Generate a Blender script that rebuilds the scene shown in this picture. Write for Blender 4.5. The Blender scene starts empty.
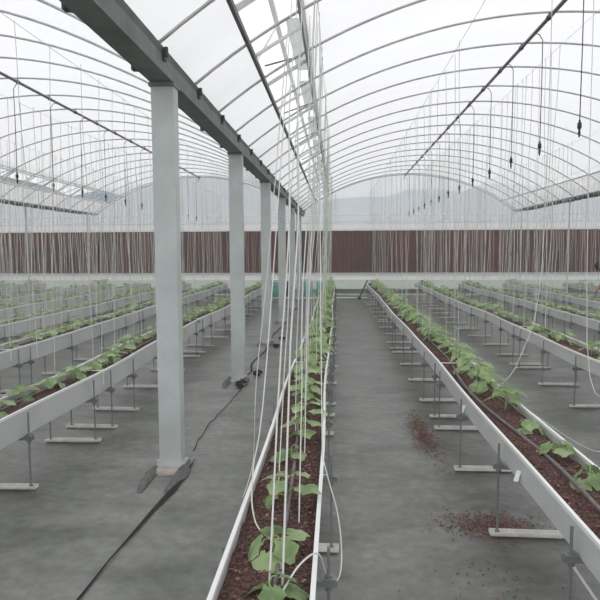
import bpy, math, random
from mathutils import Vector, Matrix, noise
R = random.Random(7)
S = bpy.context.scene
COL = S.collection
PI = math.pi

# ------------------------------------------------------------------ helpers
class MB:
    """collects raw geometry, built as one mesh object"""
    def __init__(s): s.v, s.f, s.m, s.cur = [], [], [], 0
    def face(s, idx): s.f.append(idx); s.m.append(s.cur)
    def box(s, c, d, rot=None):
        b = len(s.v)
        for i in range(8):
            p = Vector(((i & 1) - .5, ((i >> 1) & 1) - .5, (i >> 2) - .5))
            p = Vector((p.x * d[0], p.y * d[1], p.z * d[2]))
            if rot: p = rot @ p
            s.v.append(tuple(p + Vector(c)))
        for q in ((0, 2, 3, 1), (4, 5, 7, 6), (0, 1, 5, 4), (2, 6, 7, 3), (0, 4, 6, 2), (1, 3, 7, 5)):
            s.face([b + k for k in q])
        return s
    def bar(s, a, b2, w, h):
        a, b2 = Vector(a), Vector(b2); d = b2 - a
        return s.box((a + b2) / 2, (w, d.length, h), d.to_track_quat('Y', 'Z').to_matrix())
    def tube(s, pts, r, n=6, closed=False, cap=True):
        pts = [Vector(p) for p in pts]; N = len(pts); b = len(s.v)
        rr = r if isinstance(r, (list, tuple)) else [r] * N
        up = None
        for i, p in enumerate(pts):
            d = (pts[min(i + 1, N - 1)] - pts[max(i - 1, 0)])
            if d.length < 1e-9: d = Vector((0, 0, 1))
            d.normalize()
            if up is None:
                up = Vector((0, 0, 1)) if abs(d.z) < .9 else Vector((1, 0, 0))
            x = d.cross(up)
            if x.length < 1e-4: x = d.cross(Vector((0, 1, 0)))
            x.normalize(); y = x.cross(d).normalized(); up = y
            for k in range(n):
                a = 2 * PI * k / n
                s.v.append(tuple(p + (x * math.cos(a) + y * math.sin(a)) * rr[i]))
        for i in range(N - 1):
            for k in range(n):
                k2 = (k + 1) % n
                s.face([b + i * n + k, b + i * n + k2, b + (i + 1) * n + k2, b + (i + 1) * n + k])
        if cap:
            s.face([b + k for k in range(n)][::-1]); s.face([b + (N - 1) * n + k for k in range(n)])
        return s
    def sweep(s, prof, path, closed=True):
        """prof: (x,z) pairs; path: (x,y,z) offsets; section in the XZ plane"""
        b = len(s.v); n = len(prof)
        for (px, py, pz) in path:
            for (a, c) in prof: s.v.append((px + a, py, pz + c))
        for i in range(len(path) - 1):
            for k in range(n if closed else n - 1):
                k2 = (k + 1) % n
                s.face([b + i * n + k, b + i * n + k2, b + (i + 1) * n + k2, b + (i + 1) * n + k])
        if closed:
            s.face([b + k for k in range(n)]); s.face([b + (len(path) - 1) * n + k for k in range(n)][::-1])
        return s
    def lathe(s, prof, c=(0, 0, 0), n=16):
        b = len(s.v)
        for (r, z) in prof:
            for k in range(n):
                a = 2 * PI * k / n
                s.v.append((c[0] + r * math.cos(a), c[1] + r * math.sin(a), c[2] + z))
        for i in range(len(prof) - 1):
            for k in range(n):
                k2 = (k + 1) % n
                s.face([b + i * n + k, b + i * n + k2, b + (i + 1) * n + k2, b + (i + 1) * n + k])
        return s
    def add(s, o, M=None, mo=0):
        b = len(s.v)
        for p in o.v: s.v.append(tuple(M @ Vector(p)) if M else p)
        for f, m in zip(o.f, o.m): s.f.append([b + k for k in f]); s.m.append(m + mo)
        return s
    def mesh(s, name, mats, smooth=False):
        me = bpy.data.meshes.new(name); me.from_pydata(s.v, [], s.f)
        for m in (mats if isinstance(mats, (list, tuple)) else [mats]): me.materials.append(m)
        me.polygons.foreach_set('material_index', s.m)
        if smooth: me.polygons.foreach_set('use_smooth', [True] * len(s.f))
        me.update(); return me

def link(name, me, parent=None, loc=None, kind=None):
    o = bpy.data.objects.new(name, me); COL.objects.link(o)
    if parent: o.parent = parent
    if loc is not None: o.location = loc
    if kind: o['kind'] = kind
    return o
def tag(o, label, cat, group=None, kind=None):
    o['label'] = label; o['category'] = cat
    if group: o['group'] = group
    if kind: o['kind'] = kind
    return o
def empty(name, loc, label, cat, group=None):
    return tag(link(name, None, None, loc), label, cat, group)
def struct(name, me, loc=None): return link(name, me, None, loc, 'structure')
def copy_tree(o, parent=None):
    c = o.copy(); COL.objects.link(c); c.parent = parent
    for ch in list(o.children): copy_tree(ch, c)
    return c
ORD = ('first second third fourth fifth sixth seventh eighth ninth tenth eleventh twelfth thirteenth fourteenth fifteenth '
       'sixteenth seventeenth eighteenth nineteenth twentieth').split()
TENS = {2: 'twenty', 3: 'thirty', 4: 'forty', 5: 'fifty', 6: 'sixty'}
def ordinal(i):
    i += 1
    if i <= 20: return ORD[i - 1]
    t, u = divmod(i, 10)
    return TENS[t] + '-' + ORD[u - 1] if u else TENS[t][:-1] + 'ieth'

# ------------------------------------------------------------------ materials
def mat(name, col, rough=.6, metal=0., noise_s=0, amt=0., bump=0., bs=None, stretch=None, col2=None, rand=0., spec=.5):
    m = bpy.data.materials.new(name); m.use_nodes = True
    nt = m.node_tree; p = nt.nodes['Principled BSDF']
    p.inputs['Base Color'].default_value = (*col, 1); p.inputs['Roughness'].default_value = rough
    p.inputs['Metallic'].default_value = metal; p.inputs['Specular IOR Level'].default_value = spec
    if noise_s or bump:
        tc = nt.nodes.new('ShaderNodeTexCoord'); mp = nt.nodes.new('ShaderNodeMapping')
        nt.links.new(tc.outputs['Object'], mp.inputs[0])
        if stretch: mp.inputs['Scale'].default_value = stretch
    if noise_s:
        n = nt.nodes.new('ShaderNodeTexNoise'); n.inputs['Scale'].default_value = noise_s; n.inputs['Detail'].default_value = 6
        nt.links.new(mp.outputs[0], n.inputs[0])
        r = nt.nodes.new('ShaderNodeValToRGB'); nt.links.new(n.outputs[0], r.inputs[0])
        c2 = col2 or tuple(c * (1 - amt) for c in col)
        c1 = col if col2 else tuple(min(1, c * (1 + amt)) for c in col)
        r.color_ramp.elements[0].position = .35; r.color_ramp.elements[0].color = (*c2, 1)
        r.color_ramp.elements[1].position = .65; r.color_ramp.elements[1].color = (*c1, 1)
        src = r.outputs[0]
        if rand:
            oi = nt.nodes.new('ShaderNodeObjectInfo'); h = nt.nodes.new('ShaderNodeHueSaturation')
            mr = nt.nodes.new('ShaderNodeMapRange'); mr.inputs[3].default_value = 1 - rand; mr.inputs[4].default_value = 1 + rand
            nt.links.new(oi.outputs['Random'], mr.inputs[0]); nt.links.new(mr.outputs[0], h.inputs['Value'])
            nt.links.new(src, h.inputs['Color']); src = h.outputs[0]
        nt.links.new(src, p.inputs['Base Color'])
    if bump:
        n2 = nt.nodes.new('ShaderNodeTexNoise'); n2.inputs['Scale'].default_value = bs or noise_s; n2.inputs['Detail'].default_value = 4
        nt.links.new(mp.outputs[0], n2.inputs[0])
        b = nt.nodes.new('ShaderNodeBump'); b.inputs['Strength'].default_value = bump; b.inputs['Distance'].default_value = .02
        nt.links.new(n2.outputs[0], b.inputs['Height']); nt.links.new(b.outputs[0], p.inputs['Normal'])
    return m

def film(name, col, clear, white, tint=(1, 1, 1), ns=0.):
    """greenhouse film: part clear, part milky"""
    m = bpy.data.materials.new(name); m.use_nodes = True; nt = m.node_tree
    nt.nodes.remove(nt.nodes['Principled BSDF']); out = nt.nodes['Material Output']
    tr = nt.nodes.new('ShaderNodeBsdfTransparent'); tr.inputs[0].default_value = (*tint, 1)
    tl = nt.nodes.new('ShaderNodeBsdfTranslucent'); tl.inputs[0].default_value = (*col, 1)
    df = nt.nodes.new('ShaderNodeBsdfDiffuse'); df.inputs[0].default_value = (*col, 1)
    m1 = nt.nodes.new('ShaderNodeMixShader'); m1.inputs[0].default_value = white
    m2 = nt.nodes.new('ShaderNodeMixShader'); m2.inputs[0].default_value = 1 - clear
    nt.links.new(tl.outputs[0], m1.inputs[1]); nt.links.new(df.outputs[0], m1.inputs[2])
    nt.links.new(tr.outputs[0], m2.inputs[1]); nt.links.new(m1.outputs[0], m2.inputs[2])
    if ns:   # uneven milkiness, folds in the sheet
        tc = nt.nodes.new('ShaderNodeTexCoord'); mp = nt.nodes.new('ShaderNodeMapping'); mp.inputs['Scale'].default_value = (.4, 2.2, .4)
        n = nt.nodes.new('ShaderNodeTexNoise'); n.inputs['Scale'].default_value = ns; n.inputs['Detail'].default_value = 3
        mr = nt.nodes.new('ShaderNodeMapRange'); mr.inputs[1].default_value = .3; mr.inputs[2].default_value = .7
        mr.inputs[3].default_value = 1 - clear - .15; mr.inputs[4].default_value = 1 - clear + .1
        nt.links.new(tc.outputs['Object'], mp.inputs[0]); nt.links.new(mp.outputs[0], n.inputs[0])
        nt.links.new(n.outputs[0], mr.inputs[0]); nt.links.new(mr.outputs[0], m2.inputs[0])
    nt.links.new(m2.outputs[0], out.inputs[0])
    return m

M_film = film('milky_roof_film', (.82, .82, .835), .22, .06, (.97, .97, .98), .5)
M_gable = film('gable_film', (.88, .89, .91), .30, .06, (.95, .97, 1.0))
M_skirt = film('plastic_skirt', (.95, .96, .95), .0, .08)
M_plast = film('white_plastic', (.93, .93, .93), .05, .55)
M_plast2 = film('grey_plastic', (.80, .83, .82), .12, .3)
M_lowf = film('low_film', (.66, .69, .64), .0, .3)
M_side = film('side_film', (.85, .87, .86), .3, .25)
M_hoop = mat('galvanized_pipe', (.58, .59, .59), .5, .05, 8, .12)
M_post = mat('galvanized_post', (.58, .62, .61), .5, .05, 5, .07, .1, 30)
M_beam = mat('weathered_steel', (.17, .19, .175), .55, .1, 6, .2)
M_clamp = mat('dark_clamp', (.05, .055, .055), .6, .2)
M_rail = mat('dark_rail', (.16, .16, .16), .5, .3)
M_white = mat('white_enamel', (.88, .88, .88), .45, 0, 4, .06)
M_vent = mat('vent_sheet_grey', (.62, .65, .64), .5, .05, 5, .1)
M_trough = mat('trough_sheet', (.62, .635, .62), .42, .05, 3, .06)
M_edge = mat('trough_rim', (.90, .90, .89), .45)
M_foot = mat('foot_channel', (.80, .79, .75), .5, .05, 20, .1)
M_rod = mat('threaded_rod', (.26, .27, .27), .5, .4)
M_soil = mat('coco_peat', (.22, .105, .088), .95, 0, 70, .6, 1.0, 110, col2=(.022, .012, .011))
M_fleck = mat('coir_chips', (.40, .22, .18), .95, 0, 60, .5, col2=(.09, .045, .038))
M_hose = mat('drip_hose', (.17, .15, .145), .6, 0, 30, .2)
M_string = mat('trellis_twine', (.76, .77, .74), .8)
M_stringg = mat('greenish_twine', (.66, .74, .60), .8)
M_black = mat('black_plastic', (.012, .012, .012), .5)
M_wire = mat('black_drop_tube', (.05, .05, .05), .6)
M_pad = mat('cooling_pad', (.20, .088, .078), .9, 0, 1.2, .25, .4, 60, (1, 1, 1.2), col2=(.13, .085, .07))
M_teal = mat('teal_plastic', (.16, .50, .45), .5)
M_conc = mat('concrete', (.45, .41, .37), .9, 0, 25, .2, .4, 40)
M_seam = mat('torn_fabric', (.018, .019, .018), .95)
M_flap = mat('crumpled_ground_cover', (.14, .145, .137), .8, 0, 30, .3)
M_leaf = mat('leaf', (.50, .63, .32), .5, 0, 14, .2, rand=.25, col2=(.26, .41, .17))
M_stem = mat('stem', (.36, .50, .20), .6, 0, 20, .15)
M_hill = mat('hill', (.26, .32, .38), 1, 0, .05, .15)
M_grass = mat('outside_ground', (.50, .51, .48), 1, 0, .8, .3)
M_low = mat('low_panel', (.37, .40, .37), .5, 0, 1.5, .12)
M_lowg = mat('low_green_band', (.07, .10, .075), .6, 0, 2, .3)
M_pipe = mat('white_pipe', (.82, .85, .80), .5)
M_cloth = mat('white_shirt', (.75, .75, .74), .9)
M_dark = mat('dark_trousers', (.03, .03, .035), .9)
M_hair = mat('black_hair', (.008, .008, .008), .8)
M_skin = mat('skin', (.45, .27, .19), .6)
def leaf_translucency(m):
    nt = m.node_tree; p = nt.nodes['Principled BSDF']; out = nt.nodes['Material Output']
    t = nt.nodes.new('ShaderNodeBsdfTranslucent'); x = nt.nodes.new('ShaderNodeMixShader'); x.inputs[0].default_value = .35
    src = p.inputs['Base Color'].links[0].from_socket
    nt.links.new(src, t.inputs[0]); nt.links.new(p.outputs[0], x.inputs[1]); nt.links.new(t.outputs[0], x.inputs[2])
    nt.links.new(x.outputs[0], out.inputs[0])
leaf_translucency(M_leaf)

def floor_mat():
    m = mat('woven_ground_cover', (.13, .135, .13), .42)
    nt = m.node_tree; p = nt.nodes['Principled BSDF']
    tc = nt.nodes.new('ShaderNodeTexCoord')
    def nz(scale, det, st=(1, 1, 1)):
        mp = nt.nodes.new('ShaderNodeMapping'); mp.inputs['Scale'].default_value = st
        n = nt.nodes.new('ShaderNodeTexNoise'); n.inputs['Scale'].default_value = scale; n.inputs['Detail'].default_value = det
        n.inputs['Roughness'].default_value = .6
        nt.links.new(tc.outputs['Object'], mp.inputs[0]); nt.links.new(mp.outputs[0], n.inputs[0]); return n.outputs[0]
    r = nt.nodes.new('ShaderNodeValToRGB')
    e = r.color_ramp.elements; e[0].position = .3; e[0].color = (.10, .105, .095, 1); e[1].position = .72; e[1].color = (.27, .27, .255, 1)
    k = e.new(.5); k.color = (.188, .195, .180, 1)
    a = nz(1.6, 8, (1, 1.6, 1)); nt.links.new(a, r.inputs[0])
    # fine wear
    r2 = nt.nodes.new('ShaderNodeValToRGB'); e = r2.color_ramp.elements
    e[0].position = .35; e[0].color = (.78, .78, .78, 1); e[1].position = .68; e[1].color = (1.15, 1.15, 1.13, 1)
    nt.links.new(nz(14, 6), r2.inputs[0])
    mx = nt.nodes.new('ShaderNodeMixRGB'); mx.blend_type = 'MULTIPLY'; mx.inputs[0].default_value = 1
    nt.links.new(r.outputs[0], mx.inputs[1]); nt.links.new(r2.outputs[0], mx.inputs[2])
    nt.links.new(mx.outputs[0], p.inputs['Base Color'])
    b = nt.nodes.new('ShaderNodeBump'); b.inputs['Strength'].default_value = .5; b.inputs['Distance'].default_value = .03
    nt.links.new(nz(3.5, 6), b.inputs['Height']); nt.links.new(b.outputs[0], p.inputs['Normal'])
    return m
M_floor = floor_mat()

# ------------------------------------------------------------------ layout numbers
GUT = [-16.0, -8.62, -1.22, 6.1, 13.5]          # gutter lines
Y0, YW = -3.0, 21.3                              # open end behind the camera, pad wall
ZG, RISE = 2.92, 1.28
def bay(k): return GUT[k], GUT[k + 1]
def arch_z(k, x):
    a, b = bay(k); h = (b - a) / 2; r = (h * h + RISE * RISE) / (2 * RISE); d = x - (a + b) / 2
    return ZG + math.sqrt(max(r * r - d * d, 0)) - (r - RISE)
VENT = (.5, .92)

# ------------------------------------------------------------------ floor, outside
m = MB(); nx, ny = 90, 74
xs = [GUT[0] + (GUT[-1] - GUT[0]) * i / nx for i in range(nx + 1)]; ys = [Y0 + (YW - Y0) * j / ny for j in range(ny + 1)]
for y in ys:
    for x in xs:
        m.v.append((x, y, .006 * noise.noise(Vector((x * 1.3, y * 1.3, 0))) - .004))
for j in range(ny):
    for i in range(nx):
        a = j * (nx + 1) + i; m.face([a, a + 1, a + nx + 2, a + nx + 1])
struct('floor', m.mesh('floor', M_floor, True))
m = MB(); m.box((0, 10, -.1), (400, 400, .1)); struct('ground', m.mesh('ground', M_grass))
m = MB(); n = 60
for r_, hh in ((70, 0), (95, 1), (140, .1)):
    for i in range(n + 1):
        a = PI * (.08 + .84 * i / n)
        h = hh * (11 + 6 * noise.noise(Vector((i * .13, 2.2, 0))) + 2 * noise.noise(Vector((i * .5, 7, 0))))
        m.v.append((r_ * math.cos(a), 10 + r_ * math.sin(a), h))
for j in range(2):
    for i in range(n): q = j * (n + 1) + i; m.face([q, q + 1, q + n + 2, q + n + 1])
struct('hills', m.mesh('hills', M_hill, True))

# ------------------------------------------------------------------ roof film (with a roof vent strip left open)
for k in range(4):
    a, b = bay(k); m = MB()
    for seg in ((a, a + VENT[0]), (a + VENT[1], b)):
        n = max(3, int((seg[1] - seg[0]) / .18)); base = len(m.v)
        yy = [Y0 + (YW - Y0) * j / 49 for j in range(50)]
        for y in yy:
            for i in range(n + 1):
                x = seg[0] + (seg[1] - seg[0]) * i / n
                sag = .012 * math.cos(2 * PI * y)      # film bellies a little between hoops
                m.v.append((x, y, arch_z(k, x) + .03 - (.015 - sag) * .3))
        for j in range(len(yy) - 1):
            for i in range(n): q = base + j * (n + 1) + i; m.face([q, q + 1, q + n + 2, q + n + 1])
    struct('ceiling', m.mesh('roof_film', M_film, True))

# ------------------------------------------------------------------ hoops
BAYNAME = ['the bay past the far gutter', 'the bay behind the posts', 'the aisle bay', 'the bay beyond the dashed gutter']
hy = [float(y) for y in range(-2, 22)]
for k in range(4):
    a, b = bay(k); m = MB()
    m.tube([(a + .02 + (b - a - .04) * i / 40, 0, arch_z(k, a + .02 + (b - a - .04) * i / 40)) for i in range(41)], .013, 8)
    me = m.mesh('roof_hoop', M_hoop, True); idx = 0
    for y in hy:
        if k in (0, 3) and y < 8: continue
        o = link('roof_hoop', me, None, (0, y, 0))
        if k in (1, 2) and y >= 2:
            tag(o, f'{ordinal(idx)} steel roof hoop from the camera, arching over {BAYNAME[k]}', 'roof hoop', 'steel hoops under the roof film'); idx += 1
        else:
            tag(o, f'thin steel roof hoop arching over {BAYNAME[k]}' if k in (0, 3) else f'thin steel roof hoop over {BAYNAME[k]}, behind the camera', 'roof hoop', 'steel hoops under the roof film')

# ------------------------------------------------------------------ gutters, beam, posts
GN = {1: 'far gutter of the bay behind the posts', 3: 'dashed gutter beyond the aisle bay'}
# main beam on the post row
bm = empty('gutter_beam', (GUT[2], 0, 0), 'long dark galvanized gutter beam carried by the row of posts', 'beam')
m = MB(); m.sweep([(-.08, 2.77), (.08, 2.77), (.08, 2.88), (-.08, 2.88)], [(0, Y0, 0), (0, YW - .06, 0)])
link('box_beam', m.mesh('box_beam', M_beam), bm)
m = MB(); m.sweep([(-.07, 2.88), (.07, 2.88), (.09, 2.925), (.083, 2.93), (.065, 2.892), (-.065, 2.892), (-.083, 2.93), (-.09, 2.925)], [(0, Y0, 0), (0, YW - .06, 0)])
link('rain_gutter', m.mesh('rain_gutter', M_beam), bm)
m = MB()
m.box((-.095, 0, 2.85), (.03, .09, .12)); m.box((-.105, 0, 2.80), (.05, .05, .03)); m.tube([(-.12, 0, 2.80), (-.12, 0, 2.86)], .008)
cl = m.mesh('hoop_clamp', M_clamp)
m = MB(); m.box((.087, 0, 2.88), (.014, .06, .07)); m.tube([(.10, 0, 2.87), (.10, 0, 2.93)], .014, 6)
cr = m.mesh('hoop_clamp', M_clamp)
for y in hy:
    link('hoop_clamp', cl, bm, (0, y, 0)); link('hoop_clamp', cr, bm, (0, y, 0))
for g in (1, 3):
    e = empty('roof_gutter', (GUT[g], 0, 0), f'thin {GN[g]}, dark clamps along it', 'gutter')
    m = MB(); m.sweep([(-.03, 2.86), (.03, 2.86), (.09, 2.93), (.08, 2.94), (.025, 2.875), (-.025, 2.875), (-.08, 2.94), (-.09, 2.93)], [(0, Y0, 0), (0, YW - .06, 0)])
    link('channel', m.mesh('channel', M_vent), e)
    m = MB(); m.box((0, 0, 2.865), (.17, .34, .055)); me = m.mesh('clamp', M_clamp)
    for j in range(46): link('clamp', me, e, (0, Y0 + .4 + j * .5 + R.uniform(-.04, .04), R.uniform(-.008, .008)))
    gp = 'slim posts under the ' + ('far' if g == 1 else 'dashed') + ' gutter'
    m = MB(); m.box((0, 0, 1.43), (.028, .028, 2.86)); pm = m.mesh('slim_post', M_post)
    m = MB(); m.box((0, 0, .008), (.12, .12, .016)); pb = m.mesh('base_plate', M_post)
    for i, y in enumerate((12.2, 16.3, 20.4)):
        p = empty('slim_post', (GUT[g], y, 0), f'slim pale post under the {"far" if g == 1 else "dashed"} gutter, {ordinal(i)} from the camera', 'post', gp)
        link('shaft', pm, p); link('base_plate', pb, p)

m = MB(); t = .006                                    # C-section post, flanges folded
prof = [(-.08, -.06), (.08, -.06), (.08, .06), (.055, .06), (.055, .052), (.072, .052), (.072, -.052), (-.072, -.052), (-.072, .052), (-.055, .052), (-.055, .06), (-.08, .06)]
b = len(m.v)
for z in (.02, 2.77):
    for (x, y) in prof: m.v.append((x, y, z))
for k in range(12): m.face([k, (k + 1) % 12, 12 + (k + 1) % 12, 12 + k])
shaft = m.mesh('shaft', M_post)
m = MB(); m.box((0, 0, .03), (.20, .16, .02)); m.tube([(-.085, -.07, .03), (-.085, -.07, .07)], .009); m.tube([(.085, -.07, .03), (.085, -.07, .07)], .009)
plate = m.mesh('base_plate', M_post)
m = MB(); m.box((0, 0, 2.755), (.18, .17, .025)); cap = m.mesh('cap_plate', M_beam)
for i in range(6):
    y = 4.29 + 3.02 * i
    p = empty('post', (GUT[2], y, 0), f'{ordinal(i)} wide galvanized post from the camera, holding up the gutter beam', 'post', 'galvanized posts under the gutter beam')
    link('shaft', shaft, p); link('base_plate', plate, p); link('cap_plate', cap, p)
    # footing and the cut ground cover around it
    m = MB(); m.lathe([(0.0, .02), (.09, .022), (.115, .012), (.12, -.02)], n=14)
    for v_i in range(len(m.v)):
        v = Vector(m.v[v_i]); s_ = 1 + .25 * noise.noise(v * 18 + Vector((i, 0, 0))); m.v[v_i] = (v.x * s_, v.y * s_ * .9, v.z)
    tag(link('concrete_footing', m.mesh('concrete_footing', M_conc, True), None, (GUT[2] - .0, y - .09, .0)),
        f'rough pale concrete footing at the base of the {ordinal(i)} post', 'footing', 'concrete footings of the posts')
    m = MB(); n = 9; rr = random.Random(20 + i)
    for side in (-1, 1):
        b = len(m.v)
        for j in range(n + 1):
            tt = j / n; yy = -.42 + .62 * tt; w = .05 * math.sin(PI * tt) + .006
            for q in range(4):
                h = (.0, .045, .02, .003)[q] * math.sin(PI * tt) * rr.uniform(.7, 1.4)
                m.v.append((side * (.07 + .010 * q + w * q / 3 * rr.uniform(.7, 1.2)), yy, .003 + h))
        for j in range(n):
            for q in range(3): a_ = b + j * 4 + q; m.face([a_, a_ + 1, a_ + 5, a_ + 4])
    tag(link('ground_cover_flap', m.mesh('ground_cover_flap', M_flap, True), None, (GUT[2], y - .08, 0)),
        f'crumpled cut edges of ground cover around the {ordinal(i)} post', 'fabric flap', 'torn ground cover at the posts')
# the slit in the ground cover, running from post to post
def slit(name, pts, w):
    m = MB(); b = len(m.v)
    for i, (x, y) in enumerate(pts):
        ww = (w + .022 * max(0, 1 - abs(y - 3.75) / .55)) * (.45 + .55 * abs(math.sin(i * 1.7))) if 0 < i < len(pts) - 1 else .001
        m.v += [(x - ww, y, .006), (x, y, .012), (x + ww, y, .006)]
    for i in range(len(pts) - 1):
        q = b + 3 * i; m.face([q, q + 1, q + 4, q + 3]); m.face([q + 1, q + 2, q + 5, q + 4])
    return m.mesh(name, M_seam)
rr = random.Random(3)
segs = [(-1.0, 4.42, .008), (4.6, 6.95, .004), (7.45, 9.8, .014), (10.4, 13.0, .014), (13.5, 16.0, .012)]
for i, (ya, yb, w) in enumerate(segs):
    pts = []; n = 18
    for j in range(n + 1):
        y = ya + (yb - ya) * j / n
        pts.append((-1.17 + .03 * math.sin(y * 2.1) + rr.uniform(-.012, .012) + (.06 * max(0, 1 - abs(y - 7.8) / .5)) + (.06 * max(0, (y - 3.2) / .9) if i == 0 else .03 if i == 1 else 0), y))
    tag(link('ground_cover_slit', slit('ground_cover_slit', pts, w)), f'dark open slit in the ground cover running up to the {ordinal(i)} post', 'slit', 'slits in the ground cover along the posts')
for i, (x, y, L) in enumerate(((-1.02, 7.55, .34), (-1.0, 9.75, .30), (-1.14, 6.95, .42), (-.98, 10.6, .26))):
    m = MB()
    m.tube([(0 + .05 * math.sin(j * 1.3), L * (j / 8 - .5), .02 + .02 * abs(math.sin(j * 2.1))) for j in range(9)], [.006, .016, .022, .015, .02, .024, .014, .012, .004], 6)
    tag(link('rolled_fabric_scrap', m.mesh('rolled_fabric_scrap', M_seam), None, (x, y, 0)),
        ('dark rolled scrap of fabric beside the second post', 'dark rolled scrap of fabric beside the third post', 'long dark fold of fabric just before the second post',
         'small dark fabric scrap past the third post')[i], 'fabric scrap', 'dark fabric scraps along the post row')

# ------------------------------------------------------------------ purlins and ridge pipes
for k, nm in ((2, 'aisle bay'), (1, 'bay behind the posts')):
    a, b = bay(k); c = (a + b) / 2
    c = {2: 2.33, 1: -4.80}[k]
    e = empty('ridge_pipe', (c, 0, 0), f'dark pipe running under the ridge of the {nm}', 'pipe', 'ridge pipes')
    z = ZG + RISE - .06
    m = MB(); m.tube([(0, Y0, z), (0, 8, z), (0, YW - .3, z)], .022, 10); link('pipe_run', m.mesh('pipe_run', M_rail, True), e)
    m = MB(); m.tube([(0, -.02, z), (0, .02, z)], .03, 10); m.box((0, 0, z + .035), (.012, .02, .05)); me = m.mesh('pipe_clip', M_clamp)
    for y in hy: link('pipe_clip', me, e, (0, y, 0))
    m = MB(); m.box((0, YW - .3, z), (.07, .03, .05)); m.tube([(0, YW - .3, z), (-.05, YW - .3, z - .14)], .012); link('end_valve', m.mesh('end_valve', M_clamp), e)
for k, x, lab in ((2, GUT[3] - .5, 'thin grey roof purlin near the dashed gutter of the aisle bay'), (1, GUT[2] - .5, 'thin grey roof purlin close behind the gutter beam')):
    m = MB(); z = arch_z(k, x) - .03; m.tube([(x, Y0, z), (x, 9, z), (x, YW - .05, z)], .016, 8)
    tag(link('roof_purlin', m.mesh('roof_purlin', M_hoop, True)), lab, 'purlin')

# ------------------------------------------------------------------ roof vents
for k in (2, 1, 3):
    a, b = bay(k); x1, x2 = a + VENT[0], a + VENT[1]; z1, z2 = arch_z(k, x1), arch_z(k, x2)
    e = empty('roof_vent', (0, 0, 0), ('open roof vent strip with white crossbars above the middle trough', 'pale open roof vent strip above the far side of the bay behind the posts',
                                       'pale open roof vent strip beyond the dashed gutter')[(2, 1, 3).index(k)], 'roof vent', 'open roof vents')
    mr = M_rail if k == 2 else M_white
    m = MB(); m.box((x1, (Y0 + YW) / 2, z1 - .005), (.03, YW - Y0 - .1, .045)); link('lower_rail', m.mesh('lower_rail', mr), e)
    m = MB(); m.box((x2, (Y0 + YW) / 2, z2 - .005), (.022, YW - Y0 - .1, .03)); link('upper_rail', m.mesh('upper_rail', M_hoop if k == 2 else M_white), e)
    m = MB(); m.bar((x1, 0, z1), (x2, 0, z2), .04, .02); cb = m.mesh('crossbar', M_plast)
    m = MB(); m.bar((x1, 0, z1 + .02), (x2, 0, z2 + .02), .10, .012); cb2 = m.mesh('crossbar', M_plast)
    for i, y in enumerate([Y0 + .5 + j * .98 for j in range(25)]): link('crossbar', cb2 if i % 2 else cb, e, (0, y, 0))
    # raised flap: hinged at the upper rail, lifted over the gap
    fx1, fz1 = x1 + .13, z1 + .42
    m = MB()
    def fp(t, y): return (x2 + .02 + (fx1 - x2) * t, y, z2 + .05 + (fz1 - z2) * t)
    m.bar(fp(1, Y0), fp(1, YW - .1), .04, .04); m.bar(fp(0, Y0), fp(0, YW - .1), .03, .03)
    link('flap_frame', m.mesh('flap_frame', M_plast), e)
    m = MB(); m.bar(fp(.3, 0), fp(.3, 1.5), .17, .012); pn = m.mesh('flap_panel', M_plast2)
    m = MB(); m.tube([(x1 + .01, 0, z1), Vector(fp(.9, .35))], .010, 6); st = m.mesh('flap_strut', M_white)
    m = MB(); m.tube([(x1 + .05, .0, z1 + .04), (x2 - .05, .45, z2 + .02)], .008, 5); dg = m.mesh('flap_strut', M_rail)
    for j in range(12):
        y = Y0 + .6 + j * 1.96
        link('flap_panel', pn, e, (0, y, 0)); link('flap_strut', st, e, (0, y, 0)); link('flap_strut', dg, e, (0, y + .3, 0))

# ------------------------------------------------------------------ pad wall
PADN = ['past the far gutter', 'across the bay behind the posts', 'across the aisle bay', 'beyond the dashed gutter']
m = MB(); m.v += [(GUT[0], YW + .03, 0), (GUT[-1], YW + .03, 0), (GUT[-1], YW + .03, .56), (GUT[0], YW + .03, .56)]; m.face([0, 1, 2, 3])
struct('wall_back', m.mesh('low_wall', M_lowf))
m = MB(); m.box(((GUT[0] + GUT[-1]) / 2, YW + .07, .14), (GUT[-1] - GUT[0], .07, .16)); struct('trim_3', m.mesh('low_band', M_lowg))
m = MB(); m.v += [(GUT[0], YW - .05, .545), (GUT[-1], YW - .05, .545), (GUT[-1], YW - .06, .80), (GUT[0], YW - .06, .80)]; m.face([0, 1, 2, 3]); m.box(((GUT[0] + GUT[-1]) / 2, YW - .05, .54), (GUT[-1] - GUT[0], .02, .012))
struct('trim_1', m.mesh('pad_trough', M_skirt))
m = MB(); m.v += [(GUT[0], YW - .05, 2.27), (GUT[-1], YW - .05, 2.27), (GUT[-1], YW - .05, 2.51), (GUT[0], YW - .05, 2.51)]; m.face([0, 1, 2, 3]); m.box(((GUT[0] + GUT[-1]) / 2, YW - .05, 2.58), (GUT[-1] - GUT[0], .06, .05)); m.box(((GUT[0] + GUT[-1]) / 2, YW - .02, 2.82), (GUT[-1] - GUT[0], .05, .04))
struct('trim_2', m.mesh('pad_header', M_skirt))
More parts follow.
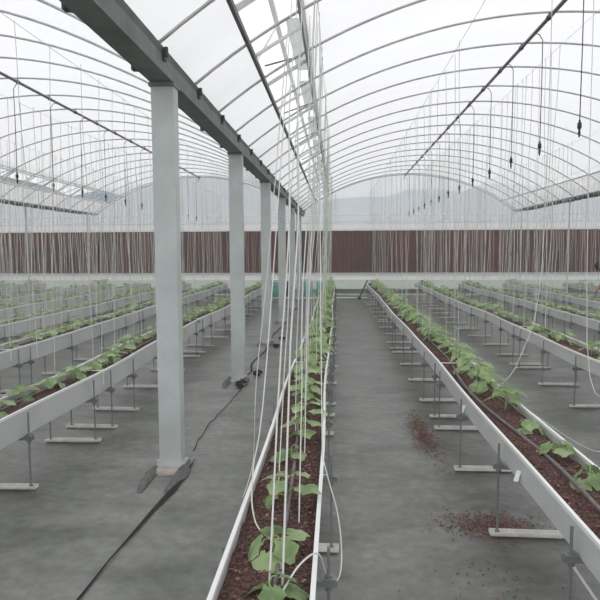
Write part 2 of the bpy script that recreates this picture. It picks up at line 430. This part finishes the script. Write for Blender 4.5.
for k in range(4):
    a, b = bay(k); m = MB(); step = .07; n = int((b - a) / step)
    for i in range(n + 1):
        x = a + (b - a) * i / n; d = .025 if i % 2 else -.005
        for z in (.79, 2.28): m.v.append((x, YW - d, z))
        for z in (.79, 2.28): m.v.append((x, YW + .12, z))
    for i in range(n):
        q = 4 * i; m.face([q, q + 1, q + 5, q + 4]); m.face([q + 2, q + 6, q + 7, q + 3]); m.face([q + 1, q + 3, q + 7, q + 5]); m.face([q, q + 4, q + 6, q + 2])
    tag(link('cooling_pad', m.mesh('cooling_pad', M_pad)), f'brown-red evaporative cooling pad wall {PADN[k]}', 'cooling pad', 'cooling pads on the end wall')
    # gable film and its studs
    m = MB(); n = 30; base = 0
    for i in range(n + 1):
        x = a + (b - a) * i / n
        m.v += [(x, YW, 2.5), (x, YW, arch_z(k, x) + .02)]
    for i in range(n): q = 2 * i; m.face([q, q + 2, q + 3, q + 1])
    struct('window_%d' % (k + 1), m.mesh('gable_film', M_gable))
    c = (a + b) / 2
    for dx in (-2.5, -1.25, 1.25, 2.5):
        x = c + dx; m = MB(); m.box((x, YW + .04, (2.5 + arch_z(k, x)) / 2), (.02, .02, arch_z(k, x) - 2.5)); struct('trim_%d' % (10 + k), m.mesh('gable_stud', M_hoop))
    m = MB(); m.tube([(a + (b - a) * i / 30, YW - .03, arch_z(k, a + (b - a) * i / 30)) for i in range(31)], .03, 6); struct('trim_%d' % (20 + k), m.mesh('gable_hoop', M_white, True))
for nm, x in (('wall_left', GUT[0]), ('wall_right', GUT[-1])):
    m = MB(); m.box((x, (Y0 + YW) / 2, 1.47), (.01, YW - Y0, 2.94)); struct(nm, m.mesh(nm, M_side))

# things at the foot of the pad wall
def barrel(x, y, r, h, lab):
    e = empty('plastic_barrel', (x, y, 0), lab, 'barrel', 'teal barrels at the end wall')
    m = MB(); m.lathe([(0, 0), (r * .93, 0), (r, .03), (r, h * .3), (r * 1.04, h * .33), (r, h * .36), (r, h * .63), (r * 1.04, h * .66), (r, h * .69), (r * .98, h * .93), (r * .9, h), (r * .8, h), (r * .8, h * .96), (0, h * .96)], n=24)
    link('drum', m.mesh('drum', M_teal, True), e)
    m = MB(); m.lathe([(r * .93, h * .9), (r * 1.05, h * .9), (r * 1.05, h * .96), (r * .93, h * .96)], n=24); link('rim_band', m.mesh('rim_band', M_pipe), e)
barrel(-2.1, 20.6, .16, .56, 'narrow teal plastic barrel at the end wall, seen between the third and fourth posts')
barrel(-1.02, 20.65, .19, .58, 'wide teal plastic barrel at the end wall, beside the middle trough')
barrel(-.55, 20.7, .15, .54, 'teal plastic barrel partly hidden behind strings at the end of the middle trough')
e = empty('black_bin', (-1.68, 20.7, 0), 'black plastic bin standing between two teal barrels at the end wall', 'bin')
m = MB(); b = 0
for z, s_ in ((0, .13), (.5, .18)):
    for (sx, sy) in ((-1, -1), (1, -1), (1, 1), (-1, 1)): m.v.append((sx * s_, sy * s_, z))
for k in range(4): m.face([k, (k + 1) % 4, 4 + (k + 1) % 4, 4 + k])
m.face([3, 2, 1, 0]); link('bin_body', m.mesh('bin_body', M_black), e)
m = MB()
for (c_, d) in (((0, -.19, .5), (.4, .03, .03)), ((0, .19, .5), (.4, .03, .03)), ((-.19, 0, .5), (.03, .4, .03)), ((.19, 0, .5), (.03, .4, .03))): m.box(c_, d)
link('rim', m.mesh('rim', M_black), e)
m = MB(); m.tube([(-2.9, 19.45, .04), (-1, 19.5, .035), (.1, 19.45, .04), (1.0, 19.5, .04)], .032, 10)
tag(link('floor_pipe', m.mesh('floor_pipe', M_pipe, True)), 'white pipe lying across the floor at the ends of the troughs', 'pipe')
m = MB(); m.tube([(.72, 19.3, .07), (.99, 19.5, .62)], .022, 6); m.box((.72, 19.3, .05), (.12, .06, .06))
tag(link('valve_lever', m.mesh('valve_lever', M_clamp)), 'dark slanted lever where the wide aisle meets the end wall', 'lever')

# ------------------------------------------------------------------ troughs
# x, name, first y, waviness phase
ROWS = [(-.235, 'middle trough', 0.3), (1.10, 'trough edging the wide aisle', .4), (-2.25, 'first trough behind the posts', .5),
        (2.63, 'third trough of the aisle bay', 1.5), (-3.63, 'second trough behind the posts', 2.5), (3.98, 'fourth trough of the aisle bay', 3.),
        (-4.9, 'third trough behind the posts', 4.5), (5.35, 'fifth trough of the aisle bay', 5.), (-6.2, 'fourth trough behind the posts', 6.5),
        (-7.5, 'fifth trough behind the posts', 8.), (7.2, 'first trough beyond the dashed gutter', 8.), (8.5, 'second trough beyond the dashed gutter', 11.),
        (-9.7, 'first trough past the far gutter', 11.), (-11.0, 'second trough past the far gutter', 13.)]
YE = 19.2
def wob(ri, y):
    amp = .012 if ri < 2 else .03
    return amp * math.sin(y * .9 + ri * 1.7) + amp * .4 * math.sin(y * 2.3 + ri) if y > 2.5 or ri > 1 else amp * math.sin(2.5 * .9 + ri * 1.7) + amp * .4 * math.sin(2.5 * 2.3 + ri)
HW, ZT = .155, .55
ZBS = [.41, .365]                          # aisle side troughs hang a little shallower
m = MB(); m.box((0, 0, .012), (.46, .055, .006)); m.box((0, -.025, .02), (.46, .005, .02)); m.box((0, .025, .02), (.46, .005, .02)); me_foot = m.mesh('foot_bar', M_foot)
m = MB(); m.tube([(0, 0, .015), (0, 0, .53)], .0065, 6); m.tube([(0, 0, .018), (0, 0, .032)], .014, 6); me_rod = m.mesh('threaded_rod', M_rod)
me_crosses = []
for ZB in ZBS:
  dz = ZB - .345; m = MB(); m.box((0, 0, .333 + dz), (.44, .035, .022))
  for s_ in (-1, 1):
    m.tube([(s_ * .19, 0, .305 + dz), (s_ * .19, 0, .362 + dz)], .015, 6); m.box((s_ * .19, 0, .35 + dz), (.05, .045, .006))
  me_crosses.append(m.mesh('crossbar', M_rod))
m = MB(); m.sweep([(-HW - .003, .43), (-HW - .006, .43), (-HW - .006, ZT + .006), (HW + .006, ZT + .006), (HW + .006, .43), (HW + .003, .43), (HW + .003, ZT + .003), (-HW - .003, ZT + .003)], [(0, -.012, 0), (0, .012, 0)])
me_tie = m.mesh('tie_strap', M_edge)
m = MB(); m.bar((-HW - .006, 0, .47), (-HW - .03, -.02, .42), .025, .003); me_clip = m.mesh('side_clip', M_edge)
troughs = []
for ri, (X, nm, ys0) in enumerate(ROWS):
    T = empty('growing_trough', (X, 0, 0), f'long white metal {nm} raised on rods and foot bars', 'trough', 'raised growing troughs')
    ZB = ZBS[0 if X > -1 else 1]; me_cross = me_crosses[0 if X > -1 else 1]
    troughs.append(T); n = int((YE - ys0) / .35)
    path = [(wob(ri, ys0 + (YE - ys0) * i / n), ys0 + (YE - ys0) * i / n, 0) for i in range(n + 1)]
    t = .004
    pr = [(-HW, ZB), (HW, ZB), (HW, ZT), (HW - t, ZT), (HW - t, ZB + t), (-HW + t, ZB + t), (-HW + t, ZT), (-HW, ZT)]
    m = MB(); m.sweep(pr, path); link('channel', m.mesh('channel', M_trough), T)
    for s_, nmr in ((-1, 'rim'), (1, 'rim')):
        m = MB(); c_ = s_ * HW; m.sweep([(c_ - .008, ZT - .014), (c_ + .008, ZT - .014), (c_ + .008, ZT + .004), (c_ - .008, ZT + .004)], path)
        link(nmr, m.mesh('rim', M_edge), T)
    m = MB(); m.box((wob(ri, YE), YE, (ZB + ZT) / 2), (2 * HW, .006, ZT - ZB)); link('end_cap', m.mesh('end_cap', M_trough), T)
    ph = {0: .08, 1: .30, 2: .80}.get(ri, (ri * .37) % 1)
    joints = [5.55 + 4 * j + (0 if ri in (0, 1) else -.47 if ri == 2 else ri * .9 % 3) for j in range(-2, 4)]
    sy = [ph + j for j in range(0, 20)]
    sy += [j + .12 for j in joints]
    for y in sy:
        if not (ys0 + .3 < y < YE - .1): continue
        w = wob(ri, y)
        f = link('foot_bar', me_foot, T, (w + R.uniform(-.01, .01), y, 0)); f.rotation_euler[2] = R.uniform(-.05, .05)
        for s_ in (-1, 1): link('threaded_rod', me_rod, f, (s_ * .19, 0, 0))
        link('clamp_crossbar', me_cross, f, (0, 0, 0))
    for y in joints:
        if ys0 + .3 < y < YE - .2: link('tie_strap', me_tie, T, (wob(ri, y), y, 0))
    if ri == 1:
        for y in (3.05, 4.35): link('side_clip', me_clip, T, (wob(ri, y), y, 0))
    # growing medium
    zs = .495; mm = MB(); ny = int((YE - ys0 - .04) / (.04 if ri < 3 else .12)); nxx = 10 if ri < 3 else 6
    for j in range(ny + 1):
        y = ys0 + .02 + (YE - ys0 - .04) * j / ny
        for i in range(nxx + 1):
            u = i / nxx * 2 - 1; x = (HW - .006) * u
            h = .022 * (1 - u * u) + .016 * noise.noise(Vector((x * 14 + ri, y * 9, ri))) + .010 * noise.noise(Vector((x * 50, y * 45, ri)))
            mm.v.append((X + wob(ri, y) + x, y, zs + h))
    for j in range(ny):
        for i in range(nxx): q = j * (nxx + 1) + i; mm.face([q, q + 1, q + nxx + 2, q + nxx + 1])
    tag(link('coco_peat', mm.mesh('coco_peat', M_soil, True)), f'loose red-brown coir filling the {nm}', 'growing medium', None, 'stuff')
    if ri < 3:
        c = MB(); rr = random.Random(ri)
        for _ in range((2600, 2200, 900)[ri]):
            y = ys0 + .1 + (rr.random() ** 1.7) * (12 if ri < 2 else 10); u = rr.uniform(-.95, .95); s_ = rr.uniform(.003, .0085)
            rot = Matrix.Rotation(rr.uniform(0, PI), 3, 'Z') @ Matrix.Rotation(rr.uniform(-.6, .6), 3, 'X')
            c.box((X + wob(ri, y) + (HW - .01) * u, y, zs + .022 * (1 - u * u) + .016 * noise.noise(Vector(((HW - .006) * u * 14 + ri, y * 9, ri))) + .006), (s_, s_ * 2, s_ * .6), rot)
        tag(link('coir_chips', c.mesh('coir_chips', M_fleck)), f'coarse pale coir chips strewn over the {nm}', 'coir chips', None, 'stuff')
    if ri < 6:
        rr = random.Random(ri + 50); off = {0: -.03, 1: -.02}.get(ri, 0); pts = []
        for j in range(int((YE - ys0) / .3)):
            y = ys0 + .1 + .3 * j
            pts.append((X + wob(ri, y) + off + .05 * math.sin(y * .8 + ri) + (.03 * math.sin(y * 2.4) if ri == 1 else .01), y, zs + .038 + .010 * math.sin(y * 3)))
        m = MB(); m.tube(pts, .0095 if ri else .008, 8)
        tag(link('drip_hose', m.mesh('drip_hose', M_hose, True)), f'grey-brown drip hose snaking along the {nm}', 'hose', 'drip hoses')

# coir spilled on the floor
def spill(x, y, sx, sy, n, lab, seed):
    rr = random.Random(seed); m = MB()
    for _ in range(n):
        s_ = rr.uniform(.003, .009); rot = Matrix.Rotation(rr.uniform(0, PI), 3, 'Z')
        m.box((x + rr.gauss(0, sx), y + rr.gauss(0, sy), .004), (s_, s_ * 1.6, .004), rot)
    tag(link('spilled_coir', m.mesh('spilled_coir', M_fleck)), lab, 'spilled coir', None, 'stuff')
spill(.74, 5.15, .05, .30, 900, 'red-brown coir spilled on the wide aisle floor beside the foot bars', 1)
spill(.90, 3.42, .13, .09, 800, 'red-brown coir spilled behind the big white foot bar of the aisle trough', 2)
spill(.8, 2.75, .14, .2, 70, 'thin scatter of coir on the wide aisle floor closest to the camera', 3)

# ------------------------------------------------------------------ plants
def leaf(m, base, direc, size, droop, rr, fold=.25):
    """five-lobed leaf: base at the petiole"""
    d = Vector((direc[0], direc[1], 0)).normalized(); sd = Vector((-d.y, d.x, 0)); tilt = droop
    b = len(m.v); n = 15; pts = []
    out = []
    for i in range(n + 1):
        a = -PI * .86 + 2 * PI * .86 * i / n
        r = size * (.60 + .10 * math.cos(5 * a) + .16 * math.cos(a)) * rr.uniform(.94, 1.06)
        out.append((r * math.cos(a) + size * .38, r * math.sin(a)))
    ctr = (size * .40, 0)
    def place(u, v, w=0):
        z = -fold * abs(v) * .5 + (.10 * size) - .9 * (max(u, 0) ** 2) / size * .22 + w
        c, s_ = math.cos(tilt), math.sin(tilt)
        return tuple(Vector(base) + d * (u * c + z * s_) + sd * v + Vector((0, 0, z * c - u * s_)))
    m.v.append(place(0, 0)); 
    for (u, v) in out: m.v.append(place(ctr[0] + (u - ctr[0]) * .55, v * .55, .006 * rr.uniform(-1, 1)))
    for (u, v) in out: m.v.append(place(u, v, size * .06 * rr.uniform(-1.5, 1)))
    m.v.append(place(*ctr)); ci = len(m.v) - 1
    for i in range(n):
        m.face([ci, b + 1 + i, b + 2 + i]); m.face([b + 1 + i, b + 2 + n + i, b + 3 + n + i, b + 2 + i])
    m.face([b, b + 1, ci]); m.face([b, ci, b + 1 + n])
def plant(seed, nl, h, size, spread):
    rr = random.Random(seed); st = MB(); lf = MB()
    lean = Vector((rr.uniform(-.3, .3), rr.uniform(-.3, .3), 1)); top = lean * h
    pts = [Vector((0, 0, -.02)) + Vector((lean.x * h * t * t, lean.y * h * t * t, h * t + .02 * t)) for t in (0, .35, .7, 1)]
    st.tube(pts, [.0055, .005, .004, .003], 5)
    a0 = rr.uniform(0, 6.28)
    for i in range(nl):
        t = .25 + .75 * i / max(1, nl - 1); a = a0 + i * 2.4 + rr.uniform(-.3, .3)
        p0 = Vector((lean.x * h * t * t, lean.y * h * t * t, h * t)); d = Vector((math.cos(a), math.sin(a), 0))
        L = spread * rr.uniform(.6, 1.1) * (1.15 - .6 * t)
        p1 = p0 + d * L + Vector((0, 0, L * rr.uniform(.15, .7)))
        st.tube([p0, (p0 + p1) / 2 + Vector((0, 0, .01)), p1], .0022, 4, cap=False)
        leaf(lf, p1, d, size * rr.uniform(.75, 1.15) * (1.1 - .4 * t), rr.uniform(-.1, .75), rr)
    return st, lf
VAR = [plant(11 + i, nl, h, s_, sp) for i, (nl, h, s_, sp) in enumerate(((5, .09, .095, .06), (6, .13, .10, .07), (4, .07, .10, .05), (8, .17, .085, .08), (7, .13, .085, .09), (9, .20, .08, .09)))]
VM = [(s_.mesh('stem', M_stem, True), l.mesh('foliage', M_leaf, True)) for s_, l in VAR]
VJ = []
for s_, l in VAR:
    j = MB(); j.add(l); j.add(s_, None, 1); VJ.append((j, j.mesh('vine_seedling', [M_leaf, M_stem], True)))
count = 0; rest = MB()
NAMED = {0: 60, 1: 60, 2: 60, 3: 50, 4: 50, 5: 40}
for ri, (X, nm, ys0) in enumerate(ROWS):
    rr = random.Random(100 + ri)
    if ri == 0: ylist = [1.78, 2.05, 2.5, 3.02, 3.35]; y = 3.75
    elif ri == 1: ylist = []; y = 2.35
    else: ylist = []; y = max(ys0 + .3, abs(X) * 1.15)
    while y < YE - .1: ylist.append(y); y += rr.uniform(.30, .42) if ri > 2 else (rr.uniform(.26, .38) if y > 4 else rr.uniform(.36, .46))
    for i, y in enumerate(ylist):
        if ri > 2 and rr.random() < .06: continue
        if ri == 0: v = [2, 0, 1, 0, 1][i] if i < 5 else rr.choice([1, 3, 3, 4, 5])
        elif ri == 1: v = rr.choice([0, 1, 2]) if y < 4 else rr.choice([1, 3, 4, 3])
        else: v = rr.choice([0, 1, 3, 4])
        dx = {0: rr.uniform(-.02, .05), 1: rr.uniform(.04, .09)}.get(ri, rr.uniform(-.05, .05))
        if ri == 0 and i < 5: dx = [.02, .0, .01, -.01, .03][i]
        loc = Vector((X + wob(ri, y) + dx, y, .505)); rz = rr.uniform(0, 6.28); sc = rr.uniform(.8, 1.15) if ri > 1 else rr.uniform(.85, 1.05) if y < 4 else rr.uniform(1.0, 1.3)
        if ri in NAMED and count < 300:
            near = (ri < 2 and y < 12) or (ri in (2, 3, 4) and y < 8)
            if near:
                o = link('vine_seedling', None, None, loc); link('stem', VM[v][0], o); link('foliage', VM[v][1], o)
            else: o = link('vine_seedling', VJ[v][1], None, loc)
            o.rotation_euler[2] = rz; o.scale = (sc,) * 3
            where = 'in the ' + nm
            tag(o, f'leafy green vine seedling, {ordinal(i)} from the camera {where}', 'plant', f'seedlings {where}')
            count += 1
        else:
            rest.add(VJ[v][0], Matrix.Translation(loc) @ Matrix.Rotation(rz, 4, 'Z') @ Matrix.Scale(sc, 4))
tag(link('distant_seedlings', rest.mesh('distant_seedlings', [M_leaf, M_stem], True)), 'leafy green seedlings filling the farther troughs', 'plants', None, 'stuff')

# ------------------------------------------------------------------ crop wires and hanging strings
TOPZ = [3.35, 3.45, 3.2, 4.0, 3.3, 3.4, 3.25, 3.2, 3.2, 3.1, 3.2, 3.2, 3.1, 3.1]
def string_mb(top, bot, rr, r, wav=.012):
    top, bot = Vector(top), Vector(bot); n = 12; pts = []; p1, p2 = rr.uniform(0, 6), rr.uniform(0, 6)
    for i in range(n + 1):
        t = i / n; p = top.lerp(bot, t); a = wav * math.sin(PI * min(1, t * 1.2)) * (.4 + t)
        pts.append(p + Vector((a * math.sin(9 * t + p1), a * math.sin(7 * t + p2), 0)))
    m = MB(); m.tube(pts, r, 4, cap=False); return m
rest = MB(); scount = 0
for ri, (X, nm, ys0) in enumerate(ROWS):
    m = MB(); xt = X + (.10 if ri == 0 else 0); m.tube([(xt, max(ys0, 2.), TOPZ[ri]), (xt, 12, TOPZ[ri] - .02), (xt, YW - .1, TOPZ[ri])], .002, 5)
    tag(link('crop_wire', m.mesh('crop_wire', M_vent)), f'thin taut wire above the {nm}, strings tied to it', 'wire', 'crop support wires')
    rr = random.Random(300 + ri)
    # a few shared shapes per row
    zt, zb = TOPZ[ri], .53; vs = []
    for q in range(8):
        lx = rr.uniform(-.07, .07)
        bot = (lx - (.10 if ri == 0 else 0), rr.uniform(-.12, .12), zb + rr.choice([0, 0, .02, .1, .3]) * (1 if ri else 0))
        g = string_mb((0, 0, zt), bot, rr, .0026 if ri < 3 else .0036, .022); vs.append((g, [g.mesh('trellis_string', M_string, True), None]))
        if ri == 0 and q % 2: vs[-1][1][1] = g.mesh('trellis_string', M_stringg, True)
    y = {0: 3.9, 1: 5.6, 2: 4.2, 3: 7.5, 5: 10.5}.get(ri, abs(X) * 1.2 + .4); i = 0
    while y < YE:
        q = rr.randrange(8); loc = Vector((xt + wob(ri, y) + rr.uniform(-.02, .02), y, 0))
        if ri < 6 and scount < 300:
            me = vs[q][1][0]
            if ri == 0 and y > 6 and vs[q][1][1]: me = vs[q][1][1]
            o = link('trellis_string', me, None, loc)
            tag(o, f'white string over the {nm}, {ordinal(i)} from the camera', 'string', f'strings over the {nm}'); scount += 1
        else: rest.add(vs[q][0], Matrix.Translation(loc))
        i += 1
        y += {0: rr.uniform(.2, .34), 1: rr.uniform(.3, .5), 2: rr.uniform(.3, .5)}.get(ri, rr.uniform(.17, .3))
tag(link('distant_strings', rest.mesh('distant_strings', M_string, True)), 'many thin white strings hanging over the farther troughs', 'strings', None, 'stuff')
# loose ends that the photo shows by themselves
def loose(pts, r, lab, m_=M_string):
    P = [Vector(p) for p in pts]; out = []
    for i in range(len(P) - 1):
        p0, p1, p2, p3 = P[max(i - 1, 0)], P[i], P[i + 1], P[min(i + 2, len(P) - 1)]
        for k in range(5):
            t = k / 5; out.append(.5 * ((2 * p1) + (p2 - p0) * t + (2 * p0 - 5 * p1 + 4 * p2 - p3) * t * t + (3 * p1 - p0 - 3 * p2 + p3) * t ** 3))
    out.append(P[-1]); m = MB(); m.tube(out, r, 6)
    tag(link('loose_string', m.mesh('loose_string', m_, True)), lab, 'string', 'loose string ends')
loose([(-.13, 4.6, 3.35), (-.10, 3.6, 1.7), (-.075, 3.0, .7), (-.065, 2.9, .56), (.00, 2.65, .42), (.02, 2.45, .34), (.01, 2.3, .30), (-.03, 2.15, .37), (-.062, 1.98, .56), (-.12, 1.88, .575), (-.17, 1.74, .555)], .0032, 'loose white string looping out over the rim of the middle trough and back in')
for i, (bx, by, tx, ty, r_) in enumerate(((-.175, 1.85, -.24, 4.3, .004), (-.215, 1.82, -.27, 4.2, .0035), (-.15, 2.3, -.2, 4.6, .0028), (-.27, 2.7, -.28, 4.9, .0028), (-.17, 3.1, -.2, 5.1, .0028), (-.24, 3.4, -.26, 4.5, .0028))):
    g = string_mb((tx, ty, 3.33), (bx, by, .52), random.Random(40 + i), r_, .02)
    tag(link('trellis_string', g.mesh('trellis_string', M_string, True)), ('thick white string rising beside the rim side of the closest seedling', 'white string closest to the camera over the middle trough',
        'thin white string rising between the second and third seedlings of the middle trough', 'thin white string on the post side of the fourth seedling in the middle trough',
        'thin white string rising just past the fourth seedling of the middle trough', 'thin white string rising from the fifth seedling of the middle trough')[i], 'string', 'slanting strings over the middle trough')
loose([(-.3, 4.2, 3.35), (-.33, 2.8, 1.1), (-.36, 2.5, .66), (-.33, 2.3, .54), (-.26, 2.15, .535), (-.2, 2.12, .54)], .003, 'white string bowed against the far rim of the middle trough')
loose([(-.36, 4.6, 3.3), (-.45, 3.9, 1.5), (-.52, 3.8, .75), (-.56, 3.9, .2), (-.6, 3.7, .02)], .0035, 'white string dangling to the floor between the posts and the middle trough')
loose([(1.55, 4.6, 3.9), (1.50, 4.5, 1.5), (1.36, 4.5, .8), (1.22, 4.55, .56)], .003, 'slack doubled string slanting down into the trough edging the wide aisle')
loose([(2.0, 5.0, 3.9), (1.88, 4.6, .9), (1.93, 4.3, .5), (1.82, 4.1, .25), (1.62, 4.0, .3), (1.25, 3.9, .55)], .003, 'slack white string curling back beside the trough edging the wide aisle')
m = MB(); m.tube([(.93, 2.42, .36), (1.0, 2.3, .25), (1.1, 2.2, .12)], .006, 6)
tag(link('brace_wire', m.mesh('brace_wire', M_edge)), 'short pale brace wire slanting from the closest clamp of the aisle trough', 'wire')

# ------------------------------------------------------------------ hanging misters
z1 = 2.80
for k, nm, x in ((2, 'aisle bay', 2.43), (1, 'bay behind the posts', -4.92)):
    zt = ZG + RISE - .02; z1 = 2.80 if k == 2 else 2.72
    m = MB(); xp = (2.33 if k == 2 else -4.80) - x; m.tube([(xp, 0, zt - .04), (xp * .4, 0, zt - .05), (0, 0, zt - .12), (.004, .003, 3.6), (0, 0, z1 + .07)], .0055, 5); wi = m.mesh('drop_tube', M_wire)
    m = MB(); m.lathe([(0, .09), (.010, .085), (.012, .06), (.021, .055), (.022, .005), (.012, -.005), (.010, -.03), (.016, -.035), (.006, -.085), (0, -.09)], (0, 0, z1), 10); nz = m.mesh('nozzle', M_black, True)
    ms = [5.0 + .12 + 1.19 * j for j in range(14)]
    for i, y in enumerate(ms):
        if i == 0: y = 5.05
        if k == 1: y += .4
        if k == 1 and y < 7: continue
        i2 = i if k == 2 else i - 2
        e = empty('hanging_mister', (x, y, 0), f'black hanging mist nozzle in the {nm}, {ordinal(i2)} from the camera', 'mister', 'hanging misters')
        dz = R.uniform(-.03, .03)
        link('drop_tube', wi, e, (0, 0, 0)); link('nozzle', nz, e, (0, 0, 0)); e.location.z = dz * .3

# ------------------------------------------------------------------ person bending over a trough at the edge of the picture
def person():
    e = empty('person', (5.77, 12.6, 0), 'person in a white shirt bending over the fifth trough of the aisle bay', 'person')
    def skin(name, J, E_, rad, material, sub=2):
        me = bpy.data.meshes.new(name); me.from_pydata(J, E_, []); o = link(name, me, e)
        md = o.modifiers.new('s', 'SKIN'); sv = me.skin_vertices[0].data
        for i, r in enumerate(rad): sv[i].radius = (r, r)
        sv[0].use_root = True
        o.modifiers.new('u', 'SUBSURF').levels = sub; o.modifiers['u'].render_levels = sub
        me.materials.append(material); return o
    J = [(.28, 0, .92), (.10, 0, 1.08), (-.12, 0, 1.20), (-.24, 0, 1.24), (-.33, 0, 1.25), (-.42, 0, 1.22),
         (.26, .10, .86), (.20, .11, .48), (.28, .11, .08), (.16, .12, .04), (.26, -.10, .86), (.22, -.11, .48), (.30, -.11, .08), (.18, -.12, .04),
         (-.2, .17, 1.18), (-.26, .2, .9), (-.42, .15, .72), (-.2, -.17, 1.18), (-.26, -.2, .9), (-.42, -.15, .72)]
    E_ = [(0, 1), (1, 2), (2, 3), (3, 4), (4, 5), (0, 6), (6, 7), (7, 8), (8, 9), (0, 10), (10, 11), (11, 12), (12, 13), (2, 14), (14, 15), (15, 16), (2, 17), (17, 18), (18, 19)]
    rad = [.13, .12, .12, .06, .08, .07, .085, .06, .04, .035, .085, .06, .04, .035, .05, .04, .028, .05, .04, .028]
    skin('body', J, E_, rad, M_skin)
    skin('shirt', [(.16, 0, 1.02), (.02, 0, 1.13), (-.14, 0, 1.20), (-.2, .17, 1.18), (-.26, .2, .92), (-.2, -.17, 1.18), (-.26, -.2, .92)],
         [(0, 1), (1, 2), (2, 3), (3, 4), (2, 5), (5, 6)], [.15, .145, .14, .07, .055, .07, .055], M_cloth)
    skin('trousers', [(.28, 0, .93), (.26, .10, .84), (.20, .11, .48), (.28, .11, .10), (.26, -.10, .84), (.22, -.11, .48), (.30, -.11, .10)],
         [(0, 1), (1, 2), (2, 3), (0, 4), (4, 5), (5, 6)], [.15, .10, .08, .06, .10, .08, .06], M_dark)
    m = MB(); m.lathe([(0, .115), (.06, .10), (.10, .055), (.11, 0), (.10, -.05), (.0, -.07)], n=16)
    h = link('hair', m.mesh('hair', M_hair, True), e, (-.40, 0, 1.25)); h.rotation_euler[1] = -.9
person()

# ------------------------------------------------------------------ humid haze in the air
hz = bpy.data.materials.new('humid_air'); hz.use_nodes = True; nt = hz.node_tree; nt.nodes.remove(nt.nodes['Principled BSDF'])
vs_ = nt.nodes.new('ShaderNodeVolumeScatter'); vs_.inputs['Density'].default_value = .014; vs_.inputs['Color'].default_value = (.97, .98, 1, 1); vs_.inputs['Anisotropy'].default_value = .1
nt.links.new(vs_.outputs[0], nt.nodes['Material Output'].inputs['Volume'])
m = MB(); m.box((-1.2, 9, 2.45), (30, 25.5, 5.5))
tag(link('haze', m.mesh('haze', hz)), 'thin humid haze filling the air of the greenhouse', 'haze', None, 'stuff')

# ------------------------------------------------------------------ light, world, camera
w = bpy.data.worlds.new('overcast'); S.world = w; w.use_nodes = True; nt = w.node_tree
bg = nt.nodes['Background']
tc = nt.nodes.new('ShaderNodeTexCoord'); sp = nt.nodes.new('ShaderNodeSeparateXYZ'); cr = nt.nodes.new('ShaderNodeValToRGB')
nt.links.new(tc.outputs['Generated'], sp.inputs[0]); nt.links.new(sp.outputs['Z'], cr.inputs[0])
e = cr.color_ramp.elements; e[0].position = 0; e[0].color = (.80, .83, .87, 1); e[1].position = .6; e[1].color = (1, 1, 1, 1)
nt.links.new(cr.outputs[0], bg.inputs[0]); bg.inputs[1].default_value = 1.3
cam = bpy.data.cameras.new('camera'); cam.lens = 36; cam.sensor_width = 36; cam.clip_start = .02; cam.clip_end = 600
co = bpy.data.objects.new('camera', cam); COL.objects.link(co)
co.matrix_world = Matrix.Translation((0, 0, 1.6)) @ Matrix.Rotation(math.radians(3.53), 4, 'Z') @ Matrix.Rotation(math.radians(90 - 4.76), 4, 'X') @ Matrix.Rotation(math.radians(-.25), 4, 'Z')
S.camera = co
S.view_settings.view_transform = 'Standard'; S.view_settings.look = 'None'; S.view_settings.gamma = 1; S.view_settings.use_curve_mapping = False
S.view_settings.exposure = .1
S.cycles.use_denoising = True
